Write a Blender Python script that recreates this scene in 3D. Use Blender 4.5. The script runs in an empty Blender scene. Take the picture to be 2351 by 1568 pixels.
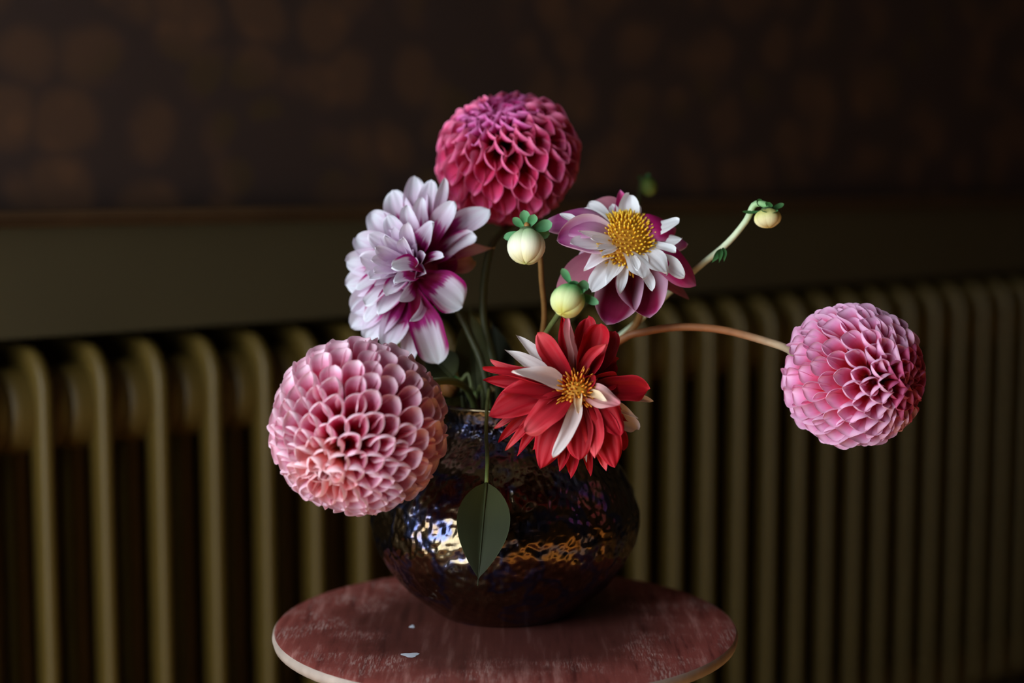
import bpy, math, random
from mathutils import Vector, Matrix, noise
R = math.radians
random.seed(7)
scene = bpy.context.scene
col = scene.collection

# ---------------------------------------------------------------- camera
F = 3750.0                                  # focal length in pixels of a 2351 x 1568 frame
PITCH = R(5.93)
CAM = Vector((0, 0, 0.852))
FWD = Vector((0, math.cos(PITCH), -math.sin(PITCH)))
UP = Vector((0, math.sin(PITCH), math.cos(PITCH)))
RIGHT = Vector((1, 0, 0))
cd = bpy.data.cameras.new('camera'); co = bpy.data.objects.new('camera', cd); col.objects.link(co)
co.location = CAM; co.rotation_euler = (R(90) - PITCH, 0, 0)
cd.sensor_width = 36; cd.lens = F / 2351 * 36
cd.dof.use_dof = True; cd.dof.focus_distance = 1.055; cd.dof.aperture_fstop = 2.6
cd.clip_start = 0.02
scene.camera = co

def P(px, py, d):
    """world point seen at a pixel of the 2351 x 1568 frame, d metres along the view axis"""
    return CAM + d * (FWD + RIGHT * ((px - 1175.5) / F) + UP * ((784 - py) / F))

# ---------------------------------------------------------------- world (overcast daylight outside the window)
w = bpy.data.worlds.new('world'); scene.world = w; w.use_nodes = True
bg = w.node_tree.nodes['Background']
bg.inputs[0].default_value = (0.80, 0.91, 1.0, 1); bg.inputs[1].default_value = 8.5
vs = scene.view_settings
vs.view_transform = 'Standard'; vs.look = 'None'; vs.gamma = 1; vs.use_curve_mapping = False
vs.exposure = 0.2

# wall frame: the radiator wall recedes to the right; U runs along it, N points from it into the room
A0 = P(110, 900, 1.405)
zc = A0.z
d23 = 1.405 * 1.5704
B0 = Vector((d23 * (2160 - 1175.5) / F, (d23 - (CAM.z - zc) * math.sin(PITCH)) / math.cos(PITCH), zc))
STEP = (B0 - A0) / 23
U = STEP.normalized()
N = Vector((U.y, -U.x, 0))
Zv = Vector((0, 0, 1))
O = Vector((0, 1.1, 0))
def W(a, b, z): return O + U * a + N * b + Zv * z
B_RAD = (A0 - O).dot(N)
A_RAD = (A0 - O).dot(U)
B_WALL = B_RAD - 0.030                      # wall face above the niche
B_NICHE = B_RAD - 0.190                     # back of the radiator niche
A_LEFT, A_RIGHT, B_FRONT, Z_TOP = -1.30, 3.6, 3.2, 2.6
WIN = (-0.45, 0.65, 0.16, 1.85)             # tall window in the left wall: b0, b1, z0, z1

# portal for the daylight in the window opening
pl = bpy.data.lights.new('window_daylight', 'AREA'); po = bpy.data.objects.new('window_daylight', pl); col.objects.link(po)
pl.shape = 'RECTANGLE'; pl.size = WIN[1] - WIN[0]; pl.size_y = WIN[3] - WIN[2]
pl.cycles.is_portal = True
po.location = W(A_LEFT - 0.06, (WIN[0] + WIN[1]) / 2, (WIN[2] + WIN[3]) / 2)
po.matrix_world = Matrix.Translation(po.location) @ Matrix((( -N.x, 0, -U.x), (-N.y, 0, -U.y), (0, 1, 0))).to_4x4()

# low warm sun through the window, added for an orange reflection in the vase
sl = bpy.data.lights.new('added_sun', 'SUN'); so = bpy.data.objects.new('added_sun', sl); col.objects.link(so)
sl.energy = 15.0; sl.angle = R(1.0); sl.color = (1.0, 0.80, 0.55)
sd_ = (U * 0.78 + N * 0.63).normalized() * math.cos(R(26)) - Vector((0, 0, 1)) * math.sin(R(26))
so.location = (0, 0, 4); so.rotation_euler = sd_.to_track_quat('-Z', 'Y').to_euler()

# ---------------------------------------------------------------- helpers
ORG = {}
def thing(name, label, cat, loc, group=None):
    o = bpy.data.objects.new(name, None); col.objects.link(o)
    o.empty_display_size = 0.02
    o.location = loc; o['label'] = label; o['category'] = cat
    if group: o['group'] = group
    ORG[o.name] = Vector(loc)
    return o
def tag(o, label, cat, group=None):
    o['label'] = label; o['category'] = cat
    if group: o['group'] = group
    return o
def mesh(name, verts, faces, mat, uvs=None, smooth=True):
    me = bpy.data.meshes.new(name)
    me.from_pydata([tuple(v) for v in verts], [], faces)
    if uvs:
        l = me.uv_layers.new(name='UVMap')
        for i, lp in enumerate(me.loops): l.data[i].uv = uvs[lp.vertex_index]
    if smooth: me.polygons.foreach_set('use_smooth', [True] * len(me.polygons))
    if mat: me.materials.append(mat)
    me.update()
    return me
def link(name, me, parent=None, mw=None):
    o = bpy.data.objects.new(name, me); col.objects.link(o)
    if mw is not None: o.matrix_local = mw
    if parent is not None: o.parent = parent; ORG[o.name] = ORG.get(parent.name, Vector())
    return o
def part(name, geo, mat, parent=None, smooth=True):
    """geo in world coordinates"""
    verts, faces, uvs = geo if len(geo) == 3 else (geo[0], geo[1], None)
    org = ORG.get(parent.name, Vector()) if parent is not None else Vector()
    return link(name, mesh(name, [Vector(v) - org for v in verts], faces, mat, uvs, smooth), parent)
def struct(name, geo, mat, parent=None, smooth=False, label=None):
    o = part(name, geo, mat, parent, smooth)
    if parent is None: o['kind'] = 'structure'
    if label: o['label'] = label
    return o
def grid_faces(nu, nv, closed=False):
    f = []
    for j in range(nv - 1):
        for i in range(nu if closed else nu - 1):
            i2 = (i + 1) % nu
            f.append((j * nu + i, j * nu + i2, (j + 1) * nu + i2, (j + 1) * nu + i))
    return f
def spline(pts, n):
    pts = [Vector(p) for p in pts]
    q = [pts[0] * 2 - pts[1]] + pts + [pts[-1] * 2 - pts[-2]]
    out = []; m = len(pts) - 1
    for k in range(n):
        t = k / (n - 1) * m; i = min(int(t), m - 1); t -= i
        a, b, c, d = q[i:i + 4]
        out.append(0.5 * ((2 * b) + (c - a) * t + (2 * a - 5 * b + 4 * c - d) * t * t + (3 * b - a - 3 * c + d) * t ** 3))
    return out
def tube(pts, r, n=24, seg=10, cap=True):
    """r: number, or (r0, r1)"""
    p = spline(pts, n); r0, r1 = (r, r) if not isinstance(r, tuple) else r
    V, UV = [], []
    T = (p[1] - p[0]).normalized()
    s = T.orthogonal().normalized()
    for k in range(n):
        T = (p[min(k + 1, n - 1)] - p[max(k - 1, 0)]).normalized()
        s = (s - T * s.dot(T)).normalized(); b = T.cross(s)
        rr = r0 + (r1 - r0) * k / (n - 1)
        for i in range(seg):
            a = 2 * math.pi * i / seg
            V.append(p[k] + (s * math.cos(a) + b * math.sin(a)) * rr); UV.append((i / seg, k / (n - 1)))
    f = grid_faces(seg, n, True)
    if cap:
        f.append(tuple(range(seg))[::-1]); f.append(tuple((n - 1) * seg + i for i in range(seg)))
    return V, f, UV
def lathe(prof, c, seg=48, ax=None, caps=False):
    c = Vector(c); V = []
    if ax is None: e1, e2, a = Vector((1, 0, 0)), Vector((0, 1, 0)), Zv
    else:
        a = Vector(ax).normalized(); e1 = a.orthogonal().normalized(); e2 = a.cross(e1)
    for r, z in prof:
        for i in range(seg):
            t = 2 * math.pi * i / seg
            V.append(c + e1 * (r * math.cos(t)) + e2 * (r * math.sin(t)) + a * z)
    f = grid_faces(seg, len(prof), True)
    if caps:
        f.append(tuple(range(seg))[::-1]); n = len(prof)
        f.append(tuple((n - 1) * seg + i for i in range(seg)))
    return V, f
def wbox(a0, a1, b0, b1, z0, z1):
    V = [W(a, b, z) for z in (z0, z1) for b in (b0, b1) for a in (a0, a1)]
    f = [(0, 2, 3, 1), (4, 5, 7, 6), (0, 1, 5, 4), (2, 6, 7, 3), (0, 4, 6, 2), (1, 3, 7, 5)]
    return V, f
def merge(*gs):
    V, Fc = [], []
    for g in gs:
        o = len(V); V += list(g[0]); Fc += [tuple(i + o for i in f) for f in g[1]]
    return V, Fc

# ---------------------------------------------------------------- materials
def srgb(r, g, b):
    f = lambda c: (c / 255 / 12.92) if c / 255 <= 0.04045 else ((c / 255 + 0.055) / 1.055) ** 2.4
    return (f(r), f(g), f(b), 1)
class NT:
    def __init__(s, name):
        s.m = bpy.data.materials.new(name); s.m.use_nodes = True; s.t = s.m.node_tree
        s.t.nodes.clear(); s.out = s.n('ShaderNodeOutputMaterial')
    def n(s, ty, **kw):
        x = s.t.nodes.new(ty)
        for k, v in kw.items(): setattr(x, k, v)
        return x
    def l(s, a, b): s.t.links.new(a, b)
    def put(s, sock, v):
        if hasattr(v, 'node'): s.l(v, sock)
        else: sock.default_value = v
    def math(s, op, a, b=0.0, clamp=False):
        x = s.n('ShaderNodeMath', operation=op, use_clamp=clamp); s.put(x.inputs[0], a); s.put(x.inputs[1], b); return x.outputs[0]
    def mix(s, fac, a, b, blend='MIX'):
        x = s.n('ShaderNodeMix', data_type='RGBA', blend_type=blend)
        s.put(x.inputs[0], fac); s.put(x.inputs[6], a); s.put(x.inputs[7], b); return x.outputs[2]
    def ramp(s, fac, stops, interp='EASE'):
        x = s.n('ShaderNodeValToRGB'); cr = x.color_ramp; cr.interpolation = interp
        while len(cr.elements) > 1: cr.elements.remove(cr.elements[-1])
        cr.elements[0].position = stops[0][0]; cr.elements[0].color = stops[0][1]
        for p_, c_ in stops[1:]:
            e = cr.elements.new(p_); e.color = c_
        s.put(x.inputs[0], fac); return x.outputs[0]
    def noise(s, vec, scale, detail=3, rough=0.5, dist=0.0):
        x = s.n('ShaderNodeTexNoise'); s.put(x.inputs['Vector'], vec)
        x.inputs['Scale'].default_value = scale; x.inputs['Detail'].default_value = detail
        x.inputs['Roughness'].default_value = rough; x.inputs['Distortion'].default_value = dist
        return x.outputs[0]
    def mapr(s, v, a, b, c, d):
        x = s.n('ShaderNodeMapRange'); x.interpolation_type = 'SMOOTHSTEP'
        for i, q in enumerate((v, a, b, c, d)): s.put(x.inputs[i], q)
        return x.outputs[0]
    def scalev(s, vec, sc):
        x = s.n('ShaderNodeVectorMath', operation='MULTIPLY'); s.put(x.inputs[0], vec); x.inputs[1].default_value = sc; return x.outputs[0]
    def bump(s, h, strength, dist=0.001):
        x = s.n('ShaderNodeBump'); s.put(x.inputs['Height'], h); x.inputs['Strength'].default_value = strength; x.inputs['Distance'].default_value = dist
        return x.outputs[0]
    def bsdf(s, color, rough=0.6, spec=0.4, metal=0.0, normal=None, trans=0.0, transcol=None, sheen=0.0, coat=0.0):
        p = s.n('ShaderNodeBsdfPrincipled')
        s.put(p.inputs['Base Color'], color); s.put(p.inputs['Roughness'], rough)
        s.put(p.inputs['Specular IOR Level'], spec); s.put(p.inputs['Metallic'], metal)
        p.inputs['Sheen Weight'].default_value = sheen; p.inputs['Coat Weight'].default_value = coat
        if normal is not None: s.l(normal, p.inputs['Normal'])
        sh = p.outputs[0]
        if trans > 0:
            t = s.n('ShaderNodeBsdfTranslucent'); s.put(t.inputs[0], transcol if transcol is not None else color)
            if normal is not None: s.l(normal, t.inputs['Normal'])
            x = s.n('ShaderNodeMixShader'); x.inputs[0].default_value = trans
            s.l(sh, x.inputs[1]); s.l(t.outputs[0], x.inputs[2]); sh = x.outputs[0]
        s.l(sh, s.out.inputs[0]); return s.m
    def coord(s, k='Object'):
        return s.n('ShaderNodeTexCoord').outputs[k]

def petal_mat(name, stops, rim=None, rim_at=0.72, rim_end=1.0, tip_rim=(0.86, 1.0), streak=0.10, jag=0.0, edge=None, edge_at=(0.6, 0.95), trans=0.32, rnd=0.12, rough=0.62):
    """colour runs along the petal (UV v), with a rim colour at its margin and an optional side colour"""
    t = NT(name)
    uv = t.coord('UV'); sp = t.n('ShaderNodeSeparateXYZ'); t.l(uv, sp.inputs[0])
    u, v = sp.outputs[0], sp.outputs[1]
    e = t.math('MULTIPLY', t.math('ABSOLUTE', t.math('SUBTRACT', u, 0.5)), 2.0)
    oi = t.n('ShaderNodeObjectInfo'); rn = oi.outputs['Random']
    vec = t.n('ShaderNodeCombineXYZ'); t.l(u, vec.inputs[0]); t.l(v, vec.inputs[1]); t.l(t.math('MULTIPLY', rn, 40.0), vec.inputs[2])
    veins = t.noise(t.scalev(vec.outputs[0], (26, 1.6, 1)), 1.0, 3, 0.55)
    big = t.noise(t.scalev(vec.outputs[0], (7, 1.2, 1)), 1.0, 2, 0.5)
    vv = t.math('ADD', v, t.math('MULTIPLY', t.math('SUBTRACT', t.math('ADD', t.math('MULTIPLY', big, 0.6), t.math('MULTIPLY', veins, 0.4)), 0.5), jag)) if jag else v
    c = t.ramp(vv, stops)
    if edge is not None:
        ee = t.math('ADD', e, t.math('MULTIPLY', t.math('SUBTRACT', big, 0.5), 0.5))
        fac = t.math('MULTIPLY', t.mapr(ee, edge_at[0], edge_at[1], 0.0, 1.0), t.mapr(v, 0.97, 0.8, 0.0, 1.0))
        c = t.mix(fac, c, edge)
    if rim is not None:
        fe = t.math('MULTIPLY', t.mapr(e, rim_at, rim_end, 0.0, 1.0), t.mapr(v, 0.25, 0.6, 0.0, 1.0))
        fv = t.mapr(v, tip_rim[0], tip_rim[1], 0.0, 1.0)
        c = t.mix(t.math('MAXIMUM', fe, fv), c, rim)
    k = t.math('ADD', t.math('ADD', t.math('MULTIPLY', t.math('SUBTRACT', veins, 0.5), streak * 3), 1.0), t.math('MULTIPLY', t.math('SUBTRACT', rn, 0.5), rnd * 2))
    h = t.n('ShaderNodeHueSaturation'); t.l(c, h.inputs['Color']); t.l(k, h.inputs['Value'])
    return t.bsdf(h.outputs[0], rough, 0.25, normal=t.bump(veins, 0.12, 0.0003), trans=trans, sheen=0.0)

M = {}
M['ball_pink'] = petal_mat('ball_pink_petal', [(0.0, srgb(186, 44, 40)), (0.36, srgb(196, 22, 62)), (0.60, srgb(220, 84, 122)), (0.78, srgb(232, 158, 186)), (1.0, srgb(238, 190, 210))],
                           rim=srgb(248, 214, 226), rim_at=0.70, tip_rim=(0.80, 0.97), streak=0.06)
M['ball_pink_right'] = petal_mat('ball_orchid_petal', [(0.0, srgb(214, 70, 40)), (0.35, srgb(222, 50, 74)), (0.60, srgb(232, 100, 142)), (0.8, srgb(232, 150, 194)), (1.0, srgb(236, 184, 220))],
                           rim=srgb(242, 190, 220), rim_at=0.60, tip_rim=(0.76, 0.95), streak=0.06)
M['ball_magenta'] = petal_mat('ball_magenta_petal', [(0.0, srgb(120, 10, 30)), (0.4, srgb(180, 18, 50)), (0.68, srgb(214, 58, 104)), (1.0, srgb(222, 84, 146))],
                           rim=srgb(242, 128, 168), rim_at=0.62, tip_rim=(0.84, 0.98), streak=0.06)
M['ball_peach'] = petal_mat('ball_peach_petal', [(0.0, srgb(214, 130, 50)), (0.4, srgb(224, 110, 76)), (0.72, srgb(234, 140, 140)), (1.0, srgb(240, 188, 196))], rim=srgb(246, 206, 212), rim_at=0.7, tip_rim=(0.84, 0.98), streak=0.06)
M['ball_crimson'] = petal_mat('ball_crimson_petal', [(0.0, srgb(96, 6, 20)), (0.45, srgb(150, 16, 46)), (0.75, srgb(180, 44, 84)), (1.0, srgb(200, 84, 130))], rim=srgb(210, 104, 150), rim_at=0.7, tip_rim=(0.86, 0.99), streak=0.06)
M['ball_purple'] = petal_mat('ball_purple_petal', [(0.0, srgb(120, 8, 50)), (0.45, srgb(170, 20, 84)), (0.75, srgb(196, 48, 124)), (1.0, srgb(210, 80, 156))], rim=srgb(232, 130, 190), rim_at=0.66, tip_rim=(0.86, 0.99), streak=0.06)
M['bicolor'] = petal_mat('bicolor_petal', [(0.0, srgb(110, 8, 40)), (0.46, srgb(140, 12, 70)), (0.60, srgb(176, 40, 126)), (0.71, srgb(222, 198, 218)), (1.0, srgb(232, 230, 238))], jag=0.6, streak=0.05, rnd=0.05)
M['bicolor_edge'] = petal_mat('bicolor_edged_petal', [(0.0, srgb(120, 8, 44)), (0.36, srgb(146, 10, 66)), (0.47, srgb(180, 40, 130)), (0.58, srgb(226, 206, 222)), (1.0, srgb(236, 234, 240))], jag=0.5, streak=0.05,
                           edge=srgb(166, 12, 108), edge_at=(0.58, 0.9), rnd=0.05)
M['lilac'] = petal_mat('lilac_petal', [(0.0, srgb(150, 40, 110)), (0.35, srgb(190, 120, 170)), (0.6, srgb(226, 200, 222)), (1.0, srgb(238, 228, 238))], jag=0.3, streak=0.06, rnd=0.06)
M['purple'] = petal_mat('purple_petal', [(0.0, srgb(90, 4, 30)), (0.6, srgb(136, 8, 56)), (1.0, srgb(168, 20, 100))], streak=0.08)
M['withered'] = petal_mat('withered_petal', [(0.0, srgb(130, 20, 60)), (0.5, srgb(190, 90, 110)), (0.8, srgb(220, 160, 140)), (1.0, srgb(190, 150, 90))], jag=0.2)
M['collar_outer'] = petal_mat('collarette_petal', [(0.0, srgb(236, 220, 214)), (0.25, srgb(126, 14, 42)), (0.55, srgb(92, 4, 24)), (0.85, srgb(136, 14, 62)), (1.0, srgb(190, 50, 120))],
                           rim=srgb(232, 184, 212), rim_at=0.45, rim_end=0.92, tip_rim=(0.93, 1.0), streak=0.06, jag=0.1)
M['collar_pale'] = petal_mat('collarette_pale_petal', [(0.0, srgb(236, 214, 206)), (0.35, srgb(232, 206, 218)), (0.68, srgb(224, 166, 204)), (1.0, srgb(196, 70, 154))],
                           rim=srgb(238, 208, 224), rim_at=0.7, tip_rim=(0.96, 1.0), streak=0.08, jag=0.2)
M['collar_magenta'] = petal_mat('collarette_magenta_petal', [(0.0, srgb(232, 206, 206)), (0.35, srgb(204, 90, 150)), (0.6, srgb(198, 30, 116)), (1.0, srgb(214, 60, 130))],
                           rim=srgb(222, 120, 176), rim_at=0.75, streak=0.06, jag=0.2)
M['collar_dusk'] = petal_mat('collarette_dusky_petal', [(0.0, srgb(190, 130, 140)), (0.5, srgb(170, 96, 116)), (1.0, srgb(176, 110, 124))], streak=0.05)
M['collar_mauve'] = petal_mat('collarette_mauve_petal', [(0.0, srgb(232, 212, 214)), (0.35, srgb(206, 150, 182)), (0.7, srgb(170, 80, 136)), (1.0, srgb(140, 40, 100))], rim=srgb(220, 170, 200), rim_at=0.8, streak=0.06, jag=0.2)
M['collar_white'] = petal_mat('collar_white_petal', [(0.0, srgb(190, 150, 110)), (0.18, srgb(222, 200, 184)), (0.42, srgb(240, 236, 236)), (1.0, srgb(246, 245, 246))], streak=0.03, rnd=0.04)
M['red'] = petal_mat('red_petal', [(0.0, srgb(90, 4, 10)), (0.25, srgb(108, 2, 12)), (0.6, srgb(154, 8, 24)), (1.0, srgb(176, 18, 34))], rim=srgb(196, 40, 54), rim_at=0.82, tip_rim=(0.97, 1.0), streak=0.14, trans=0.06)
M['red_pink'] = petal_mat('red_pink_petal', [(0.0, srgb(120, 8, 16)), (0.4, srgb(152, 12, 28)), (0.75, srgb(186, 36, 48)), (1.0, srgb(216, 84, 90))], streak=0.12, trans=0.06)
M['red_blush'] = petal_mat('red_blush_petal', [(0.0, srgb(150, 30, 40)), (0.25, srgb(216, 130, 130)), (0.6, srgb(230, 176, 172)), (1.0, srgb(226, 130, 140))], streak=0.06)
M['red_white'] = petal_mat('red_white_petal', [(0.0, srgb(170, 30, 40)), (0.12, srgb(214, 110, 110)), (0.28, srgb(232, 208, 204)), (1.0, srgb(238, 226, 222))], streak=0.05, rnd=0.05)
M['cream'] = petal_mat('cream_petal', [(0.0, srgb(220, 150, 70)), (0.4, srgb(240, 210, 160)), (1.0, srgb(244, 226, 200))], streak=0.04)
M['sepal'] = petal_mat('sepal_green', [(0.0, srgb(60, 110, 60)), (0.5, srgb(84, 146, 92)), (1.0, srgb(120, 176, 126))], streak=0.12, trans=0.15)
M['sepal_dark'] = petal_mat('sepal_dark_green', [(0.0, srgb(44, 80, 42)), (0.5, srgb(54, 98, 52)), (1.0, srgb(70, 116, 64))], streak=0.12, trans=0.15)
M['bud_scale'] = petal_mat('bud_scale', [(0.0, srgb(110, 160, 96)), (0.25, srgb(176, 200, 150)), (0.6, srgb(238, 232, 204)), (0.85, srgb(226, 214, 160)), (1.0, srgb(190, 190, 110))], streak=0.08, trans=0.1, edge=srgb(206, 214, 170), edge_at=(0.7, 1.0))
M['bud_scale_green'] = petal_mat('bud_scale_green', [(0.0, srgb(70, 150, 80)), (0.35, srgb(110, 176, 100)), (0.65, srgb(214, 222, 160)), (1.0, srgb(196, 186, 84))], streak=0.08, trans=0.1)
M['bud_scale_yellow'] = petal_mat('bud_scale_yellow', [(0.0, srgb(110, 150, 60)), (0.3, srgb(206, 200, 120)), (0.7, srgb(232, 222, 170)), (1.0, srgb(210, 180, 100))], streak=0.08, trans=0.1)
M['bud_scale_dark'] = petal_mat('bud_scale_dark', [(0.0, srgb(50, 80, 36)), (0.5, srgb(96, 116, 50)), (1.0, srgb(120, 130, 60))], streak=0.08, trans=0.1)
M['bud_scale_orange'] = petal_mat('bud_scale_orange', [(0.0, srgb(70, 60, 26)), (0.5, srgb(96, 60, 22)), (1.0, srgb(116, 70, 26))], streak=0.08, trans=0.1)
M['leaf'] = petal_mat('leaf_green', [(0.0, srgb(58, 62, 28)), (0.5, srgb(40, 44, 22)), (1.0, srgb(34, 36, 20))], streak=0.10, trans=0.12, rough=0.7, rim=srgb(62, 72, 44), rim_at=0.96, tip_rim=(0.99, 1.0))
M['leaf_olive'] = petal_mat('leaf_olive', [(0.0, srgb(66, 70, 36)), (0.5, srgb(74, 76, 40)), (1.0, srgb(84, 84, 46))], streak=0.10, trans=0.15, rough=0.5)

def simple(name, c, rough=0.6, spec=0.4, metal=0.0, var=0.15, scale=60, bump=0.0):
    t = NT(name); o = t.coord('Object'); n_ = t.noise(o, scale, 4)
    c2 = tuple(x * (1 - var * 2) for x in c[:3]) + (1,)
    return t.bsdf(t.mix(n_, c2, c), rough, spec, metal, normal=t.bump(n_, bump, 0.002) if bump else None)
def stem_mat(name, c0, c1):
    t = NT(name); sp = t.n('ShaderNodeSeparateXYZ'); t.l(t.coord('UV'), sp.inputs[0])
    n_ = t.noise(t.coord('Object'), 180, 3)
    c = t.ramp(sp.outputs[1], [(0.0, c0), (0.55, c0), (1.0, c1)])
    k = t.math('ADD', t.math('MULTIPLY', n_, 0.5), 0.75)
    h = t.n('ShaderNodeHueSaturation'); t.l(c, h.inputs['Color']); t.l(k, h.inputs['Value'])
    return t.bsdf(h.outputs[0], 0.5, 0.35)
M['stem_brown'] = stem_mat('stem_brown_to_green', srgb(150, 96, 58), srgb(206, 210, 176))
M['stem_tan'] = stem_mat('stem_tan', srgb(120, 84, 42), srgb(150, 104, 50))
M['stem_green'] = stem_mat('stem_green', srgb(90, 96, 50), srgb(110, 130, 70))
M['stem_pale'] = stem_mat('stem_pale_green', srgb(196, 204, 170), srgb(110, 176, 100))
M['stem_dark'] = stem_mat('stem_dark', srgb(62, 66, 34), srgb(70, 76, 40))
M['disc'] = simple('disc_yellow', srgb(206, 140, 24), 0.7, var=0.2, scale=400)
M['floret'] = petal_mat('disc_floret_yellow', [(0.0, srgb(196, 120, 14)), (0.5, srgb(236, 172, 26)), (1.0, srgb(252, 214, 76))], streak=0.05, trans=0.15)
M['floret_orange'] = petal_mat('disc_floret_orange', [(0.0, srgb(150, 50, 16)), (0.5, srgb(214, 110, 24)), (1.0, srgb(240, 170, 60))], streak=0.05, trans=0.15)
M['core_pink'] = simple('core_pink', srgb(150, 30, 60), 0.8, var=0.2)
M['core_green'] = simple('core_green', srgb(70, 90, 50), 0.7, var=0.2)
M['radiator'] = simple('radiator_paint', srgb(78, 61, 19), 0.52, 0.3, var=0.12, scale=14, bump=0.05)
M['rail'] = simple('rail_brown', srgb(70, 49, 28), 0.5, 0.3, var=0.35, scale=22)
M['dado'] = simple('dado_green', srgb(60, 52, 32), 0.6, 0.25, var=0.15, scale=5)
M['plaster'] = simple('plaster_dark', srgb(96, 84, 70), 0.9, 0.2, var=0.1, scale=4)
M['ceiling'] = simple('ceiling_paint', srgb(120, 112, 100), 0.9, 0.2, var=0.05, scale=3)
M['white_paint'] = simple('window_paint', srgb(224, 220, 210), 0.5, 0.4, var=0.05, scale=8)

def wallpaper():
    t = NT('floral_wallpaper'); o = t.coord('Object')
    wv = t.n('ShaderNodeTexNoise'); t.l(o, wv.inputs['Vector']); wv.inputs['Scale'].default_value = 9
    dv = t.n('ShaderNodeVectorMath', operation='MULTIPLY_ADD'); t.l(wv.outputs['Color'], dv.inputs[0]); dv.inputs[1].default_value = (.05, .05, .05); t.l(o, dv.inputs[2])
    def vor(scale, rnd=0.9):
        x = t.n('ShaderNodeTexVoronoi'); t.l(dv.outputs[0], x.inputs['Vector']); x.inputs['Scale'].default_value = scale; x.inputs['Randomness'].default_value = rnd
        return x
    big, mid, sm = vor(7), vor(17), vor(34)
    blossom = t.math('MULTIPLY', t.mapr(big.outputs['Distance'], 0.74, 0.46, 0.0, 1.0), t.mapr(mid.outputs['Distance'], 0.66, 0.34, 0.0, 1.0))
    leaf = t.math('MULTIPLY', t.mapr(mid.outputs['Distance'], 0.44, 0.30, 0.0, 1.0), t.mapr(t.noise(o, 6, 2), 0.42, 0.56, 0.0, 1.0))
    c = t.mix(leaf, srgb(44, 31, 26), srgb(54, 39, 20))
    c = t.mix(blossom, c, srgb(68, 45, 29))
    c = t.mix(t.mapr(sm.outputs['Distance'], 0.15, 0.5, 0.0, 0.35), c, srgb(42, 30, 23))
    return t.bsdf(c, 0.75, 0.2)
M['wallpaper'] = wallpaper()

def floor_mat():
    t = NT('parquet'); o = t.coord('Object')
    b = t.n('ShaderNodeTexBrick'); t.l(o, b.inputs['Vector']); b.inputs['Scale'].default_value = 1.0
    b.inputs['Brick Width'].default_value = 0.9; b.inputs['Row Height'].default_value = 0.09; b.inputs['Mortar Size'].default_value = 0.0015
    b.inputs['Color1'].default_value = srgb(222, 178, 120); b.inputs['Color2'].default_value = srgb(206, 156, 100); b.inputs['Mortar'].default_value = srgb(70, 46, 28)
    g = t.noise(t.scalev(o, (3, 60, 1)), 1.0, 4)
    return t.bsdf(t.mix(t.math('MULTIPLY', g, 0.4), b.outputs[0], srgb(140, 96, 56)), 0.4, 0.4)
M['floor'] = floor_mat()

def seat_mat():
    t = NT('red_stained_wood'); o = t.coord('Object')
    g = t.noise(t.scalev(o, (150, 12, 40)), 1.0, 5, 0.65)
    g2 = t.noise(t.scalev(o, (900, 90, 40)), 1.0, 3, 0.6)
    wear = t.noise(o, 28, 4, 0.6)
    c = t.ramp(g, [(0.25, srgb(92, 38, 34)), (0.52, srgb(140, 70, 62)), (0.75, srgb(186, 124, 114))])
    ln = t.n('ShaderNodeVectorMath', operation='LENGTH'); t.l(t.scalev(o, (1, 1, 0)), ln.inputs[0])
    shade_scuff = t.mapr(t.math('ADD', ln.outputs['Value'], t.math('MULTIPLY', t.math('SUBTRACT', wear, 0.5), 0.06)), 0.085, 0.145, 0.0, 1.0)   # middle painted darker as the bouquet's shade; scuffs show towards the rim
    sc = t.math('MULTIPLY', t.math('MULTIPLY', t.mapr(g2, 0.46, 0.66, 0.0, 1.0), t.mapr(wear, 0.42, 0.66, 0.0, 0.8)), shade_scuff)
    c = t.mix(shade_scuff, t.mix(0.75, c, srgb(54, 28, 22)), c)
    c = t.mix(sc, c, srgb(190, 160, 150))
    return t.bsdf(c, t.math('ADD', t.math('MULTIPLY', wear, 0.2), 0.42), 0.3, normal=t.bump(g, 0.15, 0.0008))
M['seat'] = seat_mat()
M['seat_edge'] = simple('worn_seat_edge', srgb(182, 162, 148), 0.6, 0.3, var=0.3, scale=60)
M['leg'] = simple('stool_leg_wood', srgb(90, 50, 42), 0.5, 0.4, var=0.25, scale=20)
M['glint'] = simple('painted_glint_white', srgb(214, 220, 230), 0.5, 0.4, var=0.1)

def vase_mat():
    t = NT('iridescent_lustre'); o = t.coord('Object')
    n1 = t.noise(o, 26, 3, 0.6); v = t.n('ShaderNodeTexVoronoi'); t.l(o, v.inputs['Vector']); v.inputs['Scale'].default_value = 210
    c = t.ramp(n1, [(0.30, srgb(128, 106, 76)), (0.48, srgb(126, 110, 84)), (0.55, srgb(82, 92, 136)), (0.62, srgb(128, 104, 74))])
    c = t.mix(t.math('MULTIPLY', v.outputs['Distance'], 0.5), c, srgb(52, 42, 40))
    return t.bsdf(c, 0.2, 0.5, 1.0)
M['vase'] = vase_mat()
def pane_mat():
    t = NT('window_glass'); a = t.n('ShaderNodeBsdfTransparent'); g = t.n('ShaderNodeBsdfGlossy'); g.inputs['Roughness'].default_value = 0.02
    x = t.n('ShaderNodeMixShader'); x.inputs[0].default_value = 0.05; t.l(a.outputs[0], x.inputs[1]); t.l(g.outputs[0], x.inputs[2]); t.l(x.outputs[0], t.out.inputs[0])
    return t.m
M['glass'] = pane_mat()

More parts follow.
